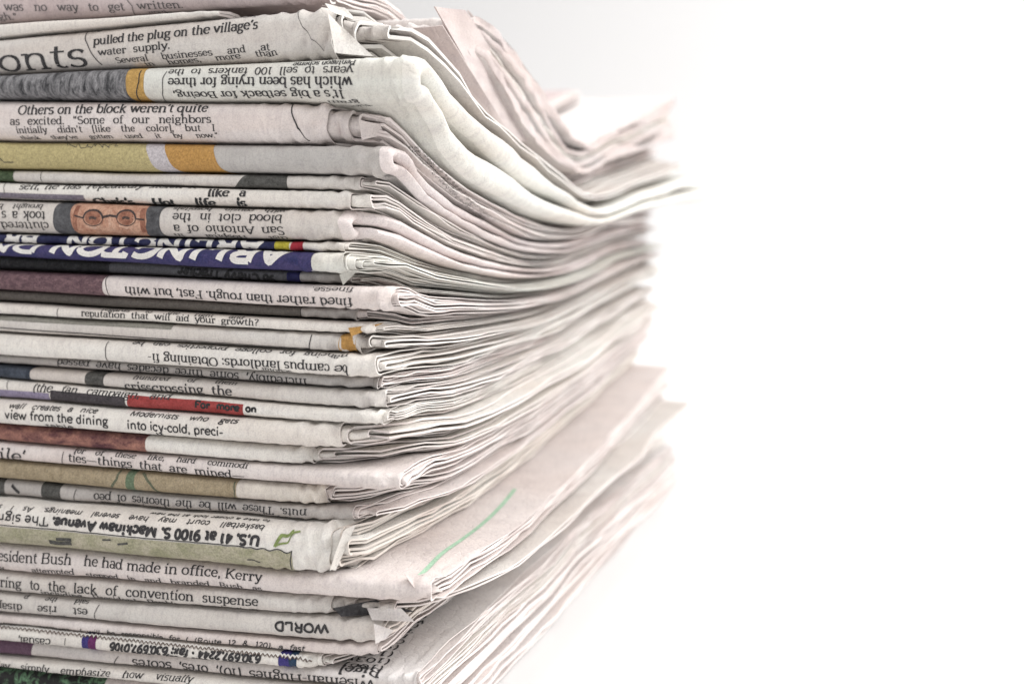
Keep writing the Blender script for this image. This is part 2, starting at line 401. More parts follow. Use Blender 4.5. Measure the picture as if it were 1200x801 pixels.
g('r', 4.1, [[(1.4, 4.9), (1.4, .1)], A(2.8, 3.2, 1.4, 1.6, 180, 65, 6)], [(.9, 4.8, .6), (1.4, .1, 1.1)], [(3.5, 4.3)])
g('s', 4.1, [A(2.1, 3.7, 1.4, 1.25, 25, 260, 9)+A(1.95, 1.3, 1.6, 1.3, 80, -155, 9)])
g('t', 3.4, [[(1.5, 6.4), (1.5, 1.2)], A(2.5, 1.1, 1., 1., 180, 310, 6), [(.3, 4.8), (3.1, 4.8)]])
g('u', 5.8, [[(1.2, 4.9), (1.2, 1.7)], A(2.8, 1.7, 1.6, 1.6, 180, 350, 8), [(4.5, 4.9), (4.5, .1)]], [(.8, 4.8, .6), (4.1, 4.8, .6), (4.9, .1, .6)])
g('v', 5.1, [[(.7, 4.8), (2.6, .2), (4.5, 4.8)]], [(.8, 4.8, .9), (4.4, 4.8, .8)])
g('w', 7.6, [[(.6, 4.8), (2.3, .2), (3.8, 4.6), (5.4, .2), (7., 4.8)]], [(.7, 4.8, .9), (6.9, 4.8, .8), (3.8, 4.8, .7)])
g('x', 5.1, [[(.8, 4.8), (4.4, .1)], [(4.2, 4.8), (.8, .1)]], [(.8, 4.8, .8), (4.3, 4.8, .7), (.8, .1, .7), (4.4, .1, .8)])
g('y', 5.1, [[(.7, 4.8), (2.7, .3)], [(4.5, 4.8), (2.2, -1.4), (1., -2.1)]], [(.8, 4.8, .9), (4.4, 4.8, .8)], [(.9, -1.8)])
g('z', 4.7, [[(.7, 4.8), (4.1, 4.8), (.7, .1), (4.2, .1)]])
g('A', 7.2, [[(.7, .1), (3.6, 7.2), (6.5, .1)], [(1.8, 2.6), (5.4, 2.6)]], [(.8, .1, .9), (6.4, .1, 1.)])
g('B', 6.5, [[(1.3, 7.), (1.3, .1)], [(1.3, 7.), (3.6, 7.)]+A(3.6, 5.35, 1.6, 1.65, 90, -90)+[(1.3, 3.7)], A(3.8, 1.9, 1.9, 1.8, 90, -90)+[(1.3, .1)]], [(.9, 7., .7), (.9, .1, .7)])
g('C', 6.6, [A(3.6, 3.5, 3., 3.5, 45, 315, 16), [(5.8, 6.9), (5.8, 5.)]])
g('D', 7.3, [[(1.3, 7.), (1.3, .1)], [(1.3, 7.), (3., 7.)]+A(3., 3.55, 3.4, 3.45, 90, -90, 14)+[(1.3, .1)]], [(.9, 7., .7), (.9, .1, .7)])
g('E', 6.3, [[(1.3, 7.), (1.3, .1)], [(1.3, 7.), (5.4, 7.), (5.4, 5.4)], [(1.3, 3.7), (4.2, 3.7)], [(1.3, .1), (5.6, .1), (5.6, 1.8)]], [(.9, 7., .7), (.9, .1, .7)])
g('F', 5.9, [[(1.3, 7.), (1.3, .1)], [(1.3, 7.), (5.3, 7.), (5.3, 5.4)], [(1.3, 3.7), (4.2, 3.7)]], [(.9, 7., .7), (1.3, .1, 1.2)])
g('G', 7.1, [A(3.6, 3.5, 3., 3.5, 45, 330, 16), [(5.9, 3.1), (5.9, .6)]], [(5.6, 3.1, 1.2)])
g('H', 7.6, [[(1.4, 7.), (1.4, .1)], [(6.2, 7.), (6.2, .1)], [(1.4, 3.6), (6.2, 3.6)]], [(1.4, 7., 1.1), (6.2, 7., 1.1), (1.4, .1, 1.1), (6.2, .1, 1.1)])
g('I', 3.5, [[(1.7, 7.), (1.7, .1)]], [(1.7, 7., 1.1), (1.7, .1, 1.1)])
g('K', 7.2, [[(1.4, 7.), (1.4, .1)], [(1.4, 2.6), (5.8, 7.)], [(3., 4.2), (6.2, .1)]], [(1.4, 7., 1.1), (1.4, .1, 1.1), (5.6, 7., 1.), (6.2, .1, 1.)])
g('L', 6., [[(1.4, 7.), (1.4, .1)], [(1.4, .1), (5.3, .1), (5.3, 1.9)]], [(1.4, 7., 1.1)])
g('M', 8.9, [[(1.4, .1), (1.4, 7.), (4.4, .3), (7.4, 7.), (7.4, .1)]], [(1.1, 7., .8), (1.3, .1, .9), (7.7, 7., .8), (7.4, .1, 1.1)])
g('N', 7.6, [[(1.4, .1), (1.4, 7.), (6.2, .2), (6.2, 7.)]], [(1.1, 7., .8), (1.3, .1, 1.), (6.2, 7., 1.)])
g('O', 7.2, [O_(3.6, 3.5, 3., 3.5)])
g('P', 6.2, [[(1.3, 7.), (1.3, .1)], [(1.3, 7.), (3.4, 7.)]+A(3.4, 5., 2., 2., 90, -90)+[(1.3, 3.)]], [(.9, 7., .7), (1.3, .1, 1.2)])
g('R', 7., [[(1.3, 7.), (1.3, .1)], [(1.3, 7.), (3.6, 7.)]+A(3.6, 5.25, 1.8, 1.75, 90, -90)+[(1.3, 3.5)], [(3.6, 3.5), (6., .1)]], [(.9, 7., .7), (1.3, .1, 1.1), (6.2, .1, .7)])
g('S', 5.5, [A(2.8, 5.3, 1.9, 1.7, 30, 265, 10)+A(2.7, 1.85, 2.1, 1.8, 80, -150, 10)])
g('T', 6.6, [[(3.3, 7.), (3.3, .1)], [(.6, 5.4), (.6, 7.), (6., 7.), (6., 5.4)]], [(3.3, .1, 1.3)])
g('U', 7.2, [[(1.3, 7.), (1.3, 2.4)]+A(3.6, 2.4, 2.3, 2.3, 180, 360, 8)+[(5.9, 7.)]], [(1.3, 7., 1.1), (5.9, 7., 1.)])
g('W', 10., [[(.6, 7.), (2.9, .2), (5., 6.8), (7.1, .2), (9.4, 7.)]], [(.7, 7., 1.), (9.3, 7., .9)])
g('Y', 6.8, [[(.6, 7.), (3.4, 3.3), (6.2, 7.)], [(3.4, 3.4), (3.4, .1)]], [(.7, 7., .9), (6.1, 7., .9), (3.4, .1, 1.1)])
g('0', 5.1, [O_(2.55, 3.5, 1.9, 3.4)]); g('1', 4., [[(1., 5.8), (2.2, 7.), (2.2, .1)]], [(2.2, .1, 1.2)])
g('2', 5., [A(2.4, 5.2, 1.7, 1.7, 170, -20, 8)+[(.7, .1), (4.4, .1)]])
g('3', 4.9, [A(2.3, 5.3, 1.6, 1.6, 150, -85, 8), A(2.3, 1.9, 1.9, 1.8, 85, -150, 9)])
g('4', 5.1, [[(4.6, 2.), (.5, 2.), (3.3, 7.), (3.3, .1)]]); g('5', 4.9, [[(4.2, 7.), (1.2, 7.), (1., 4.)]+A(2.4, 2.2, 1.9, 2.1, 120, -150, 10)])
g('6', 5.1, [A(3., 3.4, 2.2, 3.6, 70, 180, 7)+A(2.6, 2.1, 1.8, 2., 180, 540, 14)]); g('7', 4.8, [[(.6, 6.9), (4.4, 6.9), (1.9, .1)]])
g('8', 5.1, [O_(2.5, 5.2, 1.5, 1.7), O_(2.5, 1.8, 1.8, 1.8)]); g('9', 5.1, [A(2.2, 3.7, 2.2, 3.6, -110, 0, 7)+A(2.6, 4.9, 1.8, 2., 0, 360, 14)])
g('.', 2.2, [], (), [(1., .4)]); g(',', 2.2, [[(1.2, .6), (.6, -1.2)]], (), [(1., .5)]); g("'", 2., [[(1.1, 7.2), (.7, 5.2)]], (), [(1., 6.8)])
g('"', 3.6, [[(.9, 5.3), (1.2, 7.2)], [(2.4, 5.3), (2.7, 7.2)]], (), [(1., 5.6), (2.5, 5.6)]); g('-', 3.2, [[(.4, 2.5), (2.8, 2.5)]]); g('_', 9., [[(.3, 2.5), (8.7, 2.5)]])
g('(', 3.2, [A(3.6, 2.8, 2.4, 5., 125, 235, 8)]); g(')', 3.2, [A(-.4, 2.8, 2.4, 5., 55, -55, 8)]); g('[', 2.8, [[(2.3, 7.4), (1., 7.4), (1., -1.6), (2.3, -1.6)]]); g(']', 2.8, [[(.5, 7.4), (1.8, 7.4), (1.8, -1.6), (.5, -1.6)]])
g(':', 2.4, [], (), [(1.1, .4), (1.1, 4.2)]); g(';', 2.4, [[(1.2, .6), (.6, -1.2)]], (), [(1.1, 4.2)]); g('&', 7., [O_(3., 5.4, 1.3, 1.5), [(1.9, 4.6), (6.3, .2)], A(2.8, 1.9, 2., 1.8, 110, 330, 10)]); g('*', 2.8, [], (), [(1.4, 2.6)])
g('?', 4.4, [A(2.2, 5.4, 1.6, 1.6, 165, -40, 8)+[(2.2, 3.), (2.2, 1.9)]], (), [(2.2, .4)])
g(' ', 2.7, [])

class Strokes:
    """flat ribbons in (u, v) sheet coordinates, later laid on a paper surface"""
    def __init__(s): s.V = []; s.F = []
    def poly(s, pts, wf, step=None):
        P = [p for k, p in enumerate(pts) if k == 0 or (abs(p[0]-pts[k-1][0])+abs(p[1]-pts[k-1][1])) > 1e-9]
        step = step or .00028
        if step:
            Q = [P[0]]
            for a, b in zip(P[:-1], P[1:]):
                n = max(1, int(math.hypot(b[0]-a[0], b[1]-a[1])/step))
                Q += [(a[0]+(b[0]-a[0])*k/n, a[1]+(b[1]-a[1])*k/n) for k in range(1, n+1)]
            P = Q
        n = len(P)
        if n < 2: return
        b0 = len(s.V); wm = max(wf(1, 0), wf(0, 1)); ln = 1 if wm > .05 else max(1, min(8, int(wm/.00028)))
        for k in range(n):
            a = P[max(0, k-1)]; b = P[min(n-1, k+1)]
            dx, dy = b[0]-a[0], b[1]-a[1]; L = math.hypot(dx, dy) or 1
            if k and k < n-1:
                d1 = (P[k][0]-a[0], P[k][1]-a[1]); d2 = (b[0]-P[k][0], b[1]-P[k][1])
                l1 = math.hypot(*d1) or 1; l2 = math.hypot(*d2) or 1
                if (d1[0]*d2[0]+d1[1]*d2[1])/(l1*l2) < .5: L = max(L, .3*(l1+l2))
            h = wf(dx/L, dy/L)/2
            nx, ny = -dy/L*h, dx/L*h
            for q in range(ln+1):
                e = 1-2*q/ln; s.V.append((P[k][0]+nx*e, P[k][1]+ny*e))
        for k in range(n-1):
            for q in range(ln):
                j = b0+(ln+1)*k+q; s.F.append((j, j+1, j+ln+2, j+ln+1))
    def dot(s, x, y, r):
        b = len(s.V); s.V += [(x-r, y-.4*r), (x-.4*r, y-r), (x+.4*r, y-r), (x+r, y-.4*r), (x+r, y+.4*r), (x+.4*r, y+r), (x-.4*r, y+r), (x-r, y+.4*r)]
        s.F += [(b, b+1, b+2, b+3), (b, b+3, b+4, b+7), (b+7, b+4, b+5, b+6)]
    def rect(s, x0, y0, x1, y1, nx=8, ny=8, f0=None, f1=None):
        b = len(s.V)
        for j in range(ny+1):
            tv = j/ny; xa = x0+(f0(tv) if f0 else 0); xb = x1+(f1(tv) if f1 else 0)
            for i in range(nx+1): s.V.append((xa+(xb-xa)*i/nx, y0+(y1-y0)*tv))
        for j in range(ny):
            for i in range(nx):
                a = b+j*(nx+1)+i; s.F.append((a, a+1, a+nx+2, a+nx+1))
def layout(st, text, x0, y0, x1, y1, xh, flip=False, bold=1., sans=False, ital=0., stretch=True):
    """text with baseline from (x0,y0) to (x1,y1) (sheet metres), x-height xh"""
    u = xh/5.
    W = sum(G[c][0] for c in text if c in G)*u
    L = math.hypot(x1-x0, y1-y0); kx = L/max(W, 1e-9) if stretch else 1
    gaps = text.count(' ')
    extra = 0
    if stretch and kx > 1.4 and gaps:
        extra = (L-W*1.36)/gaps; kx = 1.36
    dx, dy = (x1-x0)/L, (y1-y0)/L
    if flip: ox, oy, ex, ey = x1, y1, (-dx, -dy), (dy, -dx)
    else: ox, oy, ex, ey = x0, y0, (dx, dy), (-dy, dx)
    cx = 0.
    bold *= 1.3; th = (1.05 if not sans else 1.0)*bold; tn = (.46 if not sans else .85)*(bold if sans else .6+.4*bold)
    def M(p):
        a = (cx+(p[0]+ital*p[1])*kx)*u if False else cx+(p[0]+ital*p[1])*kx*u; b = p[1]*u
        return (ox+ex[0]*a+ey[0]*b, oy+ex[1]*a+ey[1]*b)
    wf = lambda a, b: u*(tn+(th-tn)*min(1, abs(a*ey[0]+b*ey[1])*1.1))
    for c in text:
        if c not in G: c = ' '
        wd, sts, ser, dots = G[c]
        for s_ in sts: st.poly([M(p) for p in s_], wf)
        if not sans:
            for (sx, sy, hw) in ser: st.poly([M((sx-hw, sy)), M((sx+hw, sy))], lambda a, b: u*(.5*bold))
        for (a, b) in dots:
            m = M((a, b)); st.dot(m[0], m[1], u*.55*bold)
        cx += wd*u*kx+(extra if c == ' ' else 0)

def lay(P, st, name, mat, parent, off=.00013):
    V = np.array(st.V)
    W = P.pt(V[:, 0], V[:, 1], off)
    o = mesh_from(name, W, st.F, [mat], smooth=False, parent=parent)
    return o
def T(P, st, text, xl, yl, xr, yr, xh, **kw):
    """text whose baseline is seen from photo (xl,yl) to (xr,yr), x-height xh photo pixels"""
    (u0, v0), (u1, v1) = P.locate(xl, yl), P.locate(xr, yr)
    m = xh/FPX*.32
    layout(st, text, u0, v0, u1, v1, m, **kw)
def rule(P, st, pts, wpx=1.1):
    pp = [P.locate(a, b) for a, b in pts]
    st.poly(pp, lambda a, b: wpx*.00022, step=.0003)
def patch(P, name, mat, xl, xr, y0=None, y1=None, parent=None, off=.00007, f0=None, f1=None, nx=None):
    u0, u1 = xat(xl, P.yf), xat(xr, P.yf)
    lim = min(float(P.ta[-1]), P.H0*.5+P.Ry*1.25)
    xm = (xl+xr)/2
    va = lim if y0 is None else P.v_of(xm, y0); vb = -lim if y1 is None else P.v_of(xm, y1)
    st = Strokes(); st.rect(u0, vb, u1, va, nx or max(4, int((u1-u0)/.0008)), 44, f0, f1)
    return lay(P, st, name, mat, parent, off)

# ------------------------------------------------------------------ setting
def structure(name, V, F, mat):
    me = bpy.data.meshes.new(name); me.from_pydata(V, [], F); me.materials.append(mat)
    o = bpy.data.objects.new(name, me); COL.objects.link(o); o['kind'] = 'structure'
    me.polygons.foreach_set('use_smooth', [True]*len(me.polygons)); return o
mt, nt, bs = newmat('white_table_paint')
bs.inputs['Base Color'].default_value = (.715, .708, .705, 1); bs.inputs['Roughness'].default_value = .55
n_ = node(nt, 'ShaderNodeTexNoise', Scale=700.0, Detail=4.0); b_ = node(nt, 'ShaderNodeBump', Strength=.12, Distance=.0002)
nt.links.new(n_.outputs['Fac'], b_.inputs['Height']); nt.links.new(b_.outputs[0], bs.inputs['Normal'])
mb, nt, bs = newmat('white_backdrop_paper')
bs.inputs['Base Color'].default_value = (.88, .88, .88, 1); bs.inputs['Roughness'].default_value = .9
yb = 1.7
structure('table_top', [(-3, -1.5, 0), (4, -1.5, 0), (4, yb, 0), (-3, yb, 0)], [(0, 1, 2, 3)], mt)
V = []; F = []
prof = [(yb+1.2*math.sin(a), 1.2-1.2*math.cos(a)) for a in np.linspace(0, math.pi/2, 24)]+[(yb+1.2, 3.6)]
for (y, z) in prof: V += [(-3, y, z), (4, y, z)]
for k in range(len(prof)-1): F.append((2*k, 2*k+1, 2*k+3, 2*k+2))
structure('backdrop', V, F, mt)

# ------------------------------------------------------------------ the stack
GROUP = 'newspapers piled in one stack'
def flap(i, corners, tint, name='bent_corner', thick=.00012, curl=.0006):
    """a bent-out paper corner: four real points joined by a curved, slightly thick sheet"""
    C = []
    for (px, py, y) in corners:
        x, z = front_hit(px, py, y); C.append(np.array([x, y, z]))
    n = 10; V = []
    nrm = np.cross(C[1]-C[0], C[3]-C[0]); nrm /= np.linalg.norm(nrm)
    for side in (0, 1):
        for a in range(n+1):
            for b in range(n+1):
                u, v = a/n, b/n
                p = C[0]*(1-u)*(1-v)+C[1]*u*(1-v)+C[2]*u*v+C[3]*(1-u)*v
                V.append(p+nrm*(curl*math.sin(u*2.6)*math.sin(.6+v*2.)+.0001*math.sin(9*u+5*v+i)-side*thick))
    F = []; m = n+1
    for a in range(n):
        for b in range(n):
            q = a*m+b; F.append((q, q+1, q+m+1, q+m)); k = q+m*m; F.append((k, k+m, k+m+1, k+1))
    ring = [a*m for a in range(m)]+[n*m+b for b in range(1, m)]+[a*m+n for a in range(n-1, -1, -1)]+[b for b in range(n-1, 0, -1)]
    for a, b in zip(ring, ring[1:]+ring[:1]): F.append((a, b, b+m*m, a+m*m))
    mat = pmat(tint) if isinstance(tint, str) else tint
    uv = np.array(V)[:, [0, 2]]
    return mesh_from(name, V, F, [mat], uvs={'paper': uv}, parent=R[i].root)
# name key: (top bound, bottom bound, right end px, side end x, front y, leaves, style, tint, edge, label)
def X(px): return xat(px)
R = {}
def newspaper(i, jt, jb, xr, xs, yf, style, n, tint, edge, label, D=.29, slope=0., step=0., ry=.66, crum=2.3, nn=2.75, fill=.62):
    root = bpy.data.objects.new('newspaper', None); COL.objects.link(root); root.empty_display_size = .02
    root['label'] = label; root['category'] = 'newspaper'; root['group'] = GROUP
    if 4 < i < 25:
        rv = random.Random(i*7+1); slope += rv.uniform(-.016, .022); D += rv.uniform(-.014, .012); xs += rv.uniform(-.001, .0008)
    P = Paper(i, jt, jb, xr if xr < .2 else X(xr), xs, yf, D, slope, nn, ry, crum)
    P.root = root
    if style == 'thin':           # open pages: a cover and n-1 folded sheets inside, ends of all of them in view
        for k in range(n):
            a = k/n*.97; b = a+fill/n
            if k == 0:
                leaf(P, 'cover_sheet', 0, 0, b*.6, pmat(tint), emat(edge), root, nx=150, narc=37, nleg=24, cap=.02, notch=1., lf=.52, back=.003)
            else:
                leaf(P, 'folded_sheet', k, a, b, pmat(tint if tint in ('pink', 'white', 'grey', 'green') else 'pink'), emat(edge), root, nx=26, narc=13, nleg=24, out=step*k*(1+.45*math.sin(i*2.1+k*1.7))+.0007*math.sin(i*3.1+k*2.3), cap=.02 if k % 2 else .25, notch=1., lf=.85, back=.004)
    elif style == 'quarter':      # folded again at the right: two or three thick rounded legs
        fr = [0, .93] if n == 1 else [0, .55, .98] if n == 2 else [0, .36, .70, .98]
        for k in range(n):
            leaf(P, 'cover_section' if k == 0 else 'inner_section', k, fr[k], fr[k+1]-.05, pmat(tint) , pmat({'green': 'cream', 'pink': 'blush'}[edge]), root, nx=150 if k == 0 else 30, narc=37, nleg=30, out=-.0008*k+step*k, cap=.8, notch=1.2, lf=.52 if k == 0 else .8, back=.003)
    else:                         # closed right fold, side face smooth
        leaf(P, 'cover_section', 0, 0, .42, pmat(tint), pmat(edge), root, nx=150, narc=37, nleg=60, cap=.09, notch=1.0, lf=.52, back=.003, closed=True)
        leaf(P, 'inner_section', 1, .50, .78, pmat(tint), pmat(edge), root, nx=30, narc=13, nleg=40, out=-.001, cap=.3, lf=.8, back=.006)
        leaf(P, 'inner_sheet', 2, .84, .95, pmat('white'), pmat('white'), root, nx=30, narc=13, nleg=40, out=-.002, cap=.1, lf=.8, back=.006)
    # seat the root where the paper lies
    R[i] = P
    return P

N = newspaper
N(0, 0, 1, -.020, -.032, .004, 'thin', 4, 'mauve', 'pink', 'mauve newspaper lying on top of the stack, cut by the top of the frame', D=.27, step=.002)
N(35, 2, 3, .0025, .004, .050, 'closed', 1, 'pale', 'rose_shaded', 'pinkish bulging newspaper second from the top, its fold standing up behind the others', D=.285, slope=.03, ry=.25)
N(36, 3, 4, .0005, .001, .032, 'closed', 1, 'pale', 'rose_shaded', 'crumpled pinkish newspaper whose folded end slopes down behind the tent-like white fold', D=.30, slope=.0, ry=.2)
N(1, 4, 5, 384, -.0035, .0005, 'thin', 4, 'grey', 'white', 'newspaper reading pulled the plug on the village\'s water supply, open at its corner', step=.0035, D=.285, slope=.03)
N(2, 5, 6, 470, .0055, -.001, 'quarter', 1, 'green', 'green', 'upside-down newspaper reading which has been trying for three, with grey fur picture', D=.295, slope=.06, crum=1.1)
N(3, 6, 7, 378, -.001, .000, 'thin', 4, 'pink', 'pink', 'newspaper reading Others on the block weren\'t quite as excited', step=.0042, D=.27)
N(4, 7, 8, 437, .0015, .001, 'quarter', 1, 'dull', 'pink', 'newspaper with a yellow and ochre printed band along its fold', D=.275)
N(5, 8, 9, 412, -.001, .0025, 'thin', 3, 'grey', 'pink', 'thin grey newspaper with a dark printed bar, just under the yellow one', step=.001)
N(6, 9, 10, 402, -.001, .0015, 'thin', 3, 'white', 'pink', 'thin newspaper reading self, he has repeatedly stolen it', step=.003)
N(7, 10, 11, 390, -.001, .000, 'quarter', 1, 'grey', 'pink', 'upside-down newspaper with a printed picture of a face in glasses', D=.28)
N(8, 11, 12, 395, .000, .0015, 'thin', 3, 'white', 'green', 'thin newspaper with a dark blue banner ending in yellow and red', step=.0003)
N(9, 12, 13, 402, .000, -.0015, 'thin', 6, 'green', 'green', 'newspaper with an upside-down blue and white masthead banner', step=.0009)
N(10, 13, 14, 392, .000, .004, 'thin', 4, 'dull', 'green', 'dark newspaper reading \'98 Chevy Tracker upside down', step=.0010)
N(11, 14, 15, 452, .002, -.0005, 'thin', 4, 'pink', 'pink', 'upside-down newspaper reading fined rather than rough, beside a dark mauve picture', step=.0005)
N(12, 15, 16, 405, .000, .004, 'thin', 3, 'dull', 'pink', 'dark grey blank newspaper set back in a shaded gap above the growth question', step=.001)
N(13, 16, 17, 430, .000, .001, 'thin', 3, 'white', 'white', 'thin newspaper reading reputation that will aid your growth', step=.001)
N(14, 17, 18, 414, .001, .001, 'thin', 3, 'grey', 'white', 'newspaper with a thin ruled box line and an orange corner', step=.0025)
N(15, 18, 19, 436, .001, -.0005, 'thin', 3, 'white', 'white', 'upside-down newspaper reading be campus landlords', step=.0006)
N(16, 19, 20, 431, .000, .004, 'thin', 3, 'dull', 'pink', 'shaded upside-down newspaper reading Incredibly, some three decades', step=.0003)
N(17, 20, 21, 440, .001, .002, 'thin', 3, 'grey', 'pink', 'newspaper reading crisscrossing the, with a dark blue picture at its left', step=.0003)
N(18, 21, 22, 440, .001, .001, 'thin', 4, 'white', 'white', 'newspaper with a grey and red printed strip along its fold', step=.0006)
N(19, 22, 23, 394, .000, -.001, 'thin', 3, 'white', 'pink', 'newspaper reading view from the dining, into icy-cold', step=.0042)
N(20, 23, 24, 356, -.001, .001, 'thin', 3, 'white', 'pink', 'newspaper with a reddish picture and a torn blank right end', step=.002)
N(21, 24, 25, 462, .001, .001, 'thin', 3, 'pink', 'pink', 'newspaper reading ties, things that are mined', step=.0004)
N(22, 25, 26, 371, -.003, .0015, 'thin', 3, 'warm', 'pink', 'newspaper with a tan printed picture of a green figure', step=.0015)
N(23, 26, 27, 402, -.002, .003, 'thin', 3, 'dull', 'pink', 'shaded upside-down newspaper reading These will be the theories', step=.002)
N(24, 27, 28, 387, -.007, -.0025, 'thin', 6, 'white', 'warm', 'thick upside-down newspaper reading 9100 S. Mackinaw Avenue, green and yellow picture below', step=.0006)
N(25, 28, 29, 498, .0160, .000, 'thin', 3, 'pink', 'pink', 'newspaper reading President Bush, with a green stripe on its projecting top', step=-.0008, slope=-.018)
N(26, 29, 30, 381, .001, .001, 'thin', 3, 'grey', 'pink', 'newspaper reading ring to the lack of convention suspense', step=.006, slope=.022, D=.272)
N(27, 30, 31, 438, -.002, .001, 'thin', 3, 'grey', 'warm', 'blank grey newspaper with WORLD upside down near its right end', step=.001, slope=.030, D=.28)
N(28, 31, 32, 432, -.003, .0015, 'thin', 2, 'pink', 'pink', 'thin newspaper with small print reading will be responsible for', step=.001, slope=.036, D=.283)
N(29, 32, 33, 372, -.010, .000, 'thin', 3, 'white', 'pink', 'newspaper with a serrated edge and purple and blue colour squares', step=.001, slope=.058)
N(30, 33, 34, .0060, .0068, .003, 'thin', 3, 'pale', 'pink', 'newspaper reading Wiseman-Hughes upside down, with rows of small names on its projecting top', step=.0003, slope=.014)
N(31, 34, 35, .0062, .0078, .001, 'thin', 2, 'white', 'pink', 'newspaper reading lay simply emphasize, second from the table', step=.0006, slope=.012)
N(32, 35, 36, .0058, .0072, .002, 'thin', 4, 'pink', 'pink', 'lowest newspaper of the stack with a green picture, resting on the white table', step=-.0004, slope=.020, D=.295)
#PRINT
# ------------------------------------------------------------------ print on the papers (each a flat layer on its own cover)
def text_part(i, lines, mat=INK, name='printed_text', rules=(), off=.00013):
    P = R[i]
    for (t, xl, yl, xr, yr, xh, kw) in lines:
        st = Strokes(); T(P, st, t, xl, yl, xr, yr, xh, **kw); lay(P, st, name, mat, P.root, off)
    for r in rules:
        st = Strokes(); rule(P, st, r[0], r[1] if len(r) > 1 else 1.1); lay(P, st, 'printed_rule', mat, P.root, off)
FL_ = dict(flip=True)
text_part(0, [('no was no way to get', -20, 13, 147, 12, 6.6, {}), ('written.', 162, 11, 216, 9, 6.6, {}), ('"Th', 178, 20, 205, 19, 6, {}), ('gh."', 0, 23, 22, 23, 6, {})], mat=FAINT, rules=[([(149, 0), (155, 7), (159, 18)],)])
P = R[1]
text_part(1, [('Atlanta Braves', -30, 38, 65, 38, 5.5, dict(bold=1.2))], rules=[([(0, 43), (110, 34), (240, 25), (300, 20)], .8)])
patch(P, 'printed_red_mark', inkmat('red_ink', srgb(190, 40, 48), .2), 6, 26, 26, 33, P.root)
text_part(1, [('ing new home development', 106, 37, 300, 18, 5.2, dict(ital=.1)), ("pulled the plug on the village's", 109, 53, 302, 34, 7.8, dict(bold=1.1)),
   ('water supply.', 115, 65.5, 200, 57, 6.4, dict(bold=1.1)), ('Several businesses and at', 137, 74, 317, 59, 5.6, {}), ('in homes, more than', 172, 77, 326, 64, 5.5, {})],
   rules=[([(104, 36), (100, 46), (107, 62), (120, 76)], 1.3), ([(351, 11), (350, 22), (362, 40), (380, 60)], .6)])
text_part(1, [('onts', 2, 84, 106, 77, 24, dict(bold=.85))], name='printed_headline')
P = R[2]
FUR = inkmat('grey_fur_picture_ink', (.05, .05, .055), 1.2, 260., (.42, .41, .42), stretch=(2.2, 1, .8))
patch(P, 'printed_picture', FUR, -20, 147, parent=P.root)
patch(P, 'printed_ochre_bar', inkmat('ochre_ink', srgb(200, 160, 92), .2), 147, 164, parent=P.root, f1=lambda t: .0012*math.sin(t*3.1))
text_part(2, [('Pentagon scheme', 345, 74, 418, 71, 5, FL_), ('years to sell 100 tankers to the', 199, 82, 415, 78, 6, FL_), ('which has been trying for three', 197, 92, 413, 90, 7.4, dict(flip=True, bold=1.1)),
   ("It's a big setback for Boeing,", 202, 108, 402, 106, 6.8, dict(flip=True, bold=1.1)), ('gram', 383, 118, 420, 118, 6, FL_), ('like', 402, 128, 430, 127, 6, FL_)],
   rules=[([(196, 84), (191, 92), (191, 106), (195, 119)], 1.0), ([(166, 83), (163, 96), (165, 118)], 1.6)])
P = R[3]
text_part(3, [("Others on the block weren't quite", 21, 134.5, 243, 131, 7.8, dict(bold=1.1)), ('as excited. "Some of our neighbors', 12, 146.5, 248, 144, 6.2, {}),
   ("initially didn't [like the color], but I", 20, 156, 253, 153.5, 5.4, {}), ("think they've gotten used it by now.\"", 26, 163, 257, 161, 4.8, {})],
   rules=[([(344, 121), (342, 132), (349, 150), (363, 165)], 1.5)])
P = R[4]
YEL = inkmat('yellow_ink', srgb(196, 182, 132), .18, 900.); OCH = inkmat('ochre_band_ink', srgb(196, 150, 84), .18)
patch(P, 'printed_yellow_field', YEL, -30, 192, parent=P.root, f1=lambda t: -.010*t)
patch(P, 'printed_lavender_band', inkmat('lavender_ink', srgb(210, 203, 206), .1), 192, 216, parent=P.root, f0=lambda t: -.010*t, f1=lambda t: -.011*t)
patch(P, 'printed_ochre_band', OCH, 216, 270, parent=P.root, f0=lambda t: -.011*t, f1=lambda t: -.0105*t+.002*t*t)
st = Strokes(); rs = random.Random(4); pts = [(80, 171)]
for k in range(26): pts.append((80+k*2.4+rs.uniform(-3, 3), 171+rs.uniform(-3.5, 3.5)))
rule(P, st, pts, .9); rule(P, st, [(0, 185), (5, 190), (16, 190)], 1.2); lay(P, st, 'printed_scribble', INK, P.root)
P = R[5]
GRN = inkmat('dark_green_ink', (.045, .075, .03), .5); DGR = inkmat('dark_grey_ink', (.07, .068, .062), .5, 900.)
patch(P, 'printed_green_mark', GRN, -10, 12, parent=P.root, f1=lambda t: .001*math.sin(3*t))
patch(P, 'printed_dark_bar', DGR, 112, 290, 198, 202.5, P.root)
patch(P, 'printed_dark_field', DGR, 262, 331, parent=P.root, f0=lambda t: .010*t, f1=lambda t: .0012*math.sin(3*t)); text_part(5, [], rules=[([(51, 200), (48, 207), (50, 213)], .8)])
P = R[6]
text_part(6, [('self, he has repeatedly stolen it', 22, 222, 230, 221, 6.6, dict(ital=.12)), ('like a', 243, 230, 288, 230, 6.6, dict(bold=1.7))], rules=[([(7, 215), (6, 227)], .8)])
patch(P, 'printed_grey_strip', inkmat('violet_grey_ink', srgb(128, 120, 132), .3), -20, 98, 227, 233, P.root)
text_part(6, [("Chris's Hot life is", 112, 240, 290, 241, 7.4, dict(bold=1.9, ital=.15))], name='printed_headline', mat=BOLD)
P = R[7]
PBK = inkmat('picture_dark_ink', (.06, .06, .065), 1.0, 200., (.17, .17, .18))
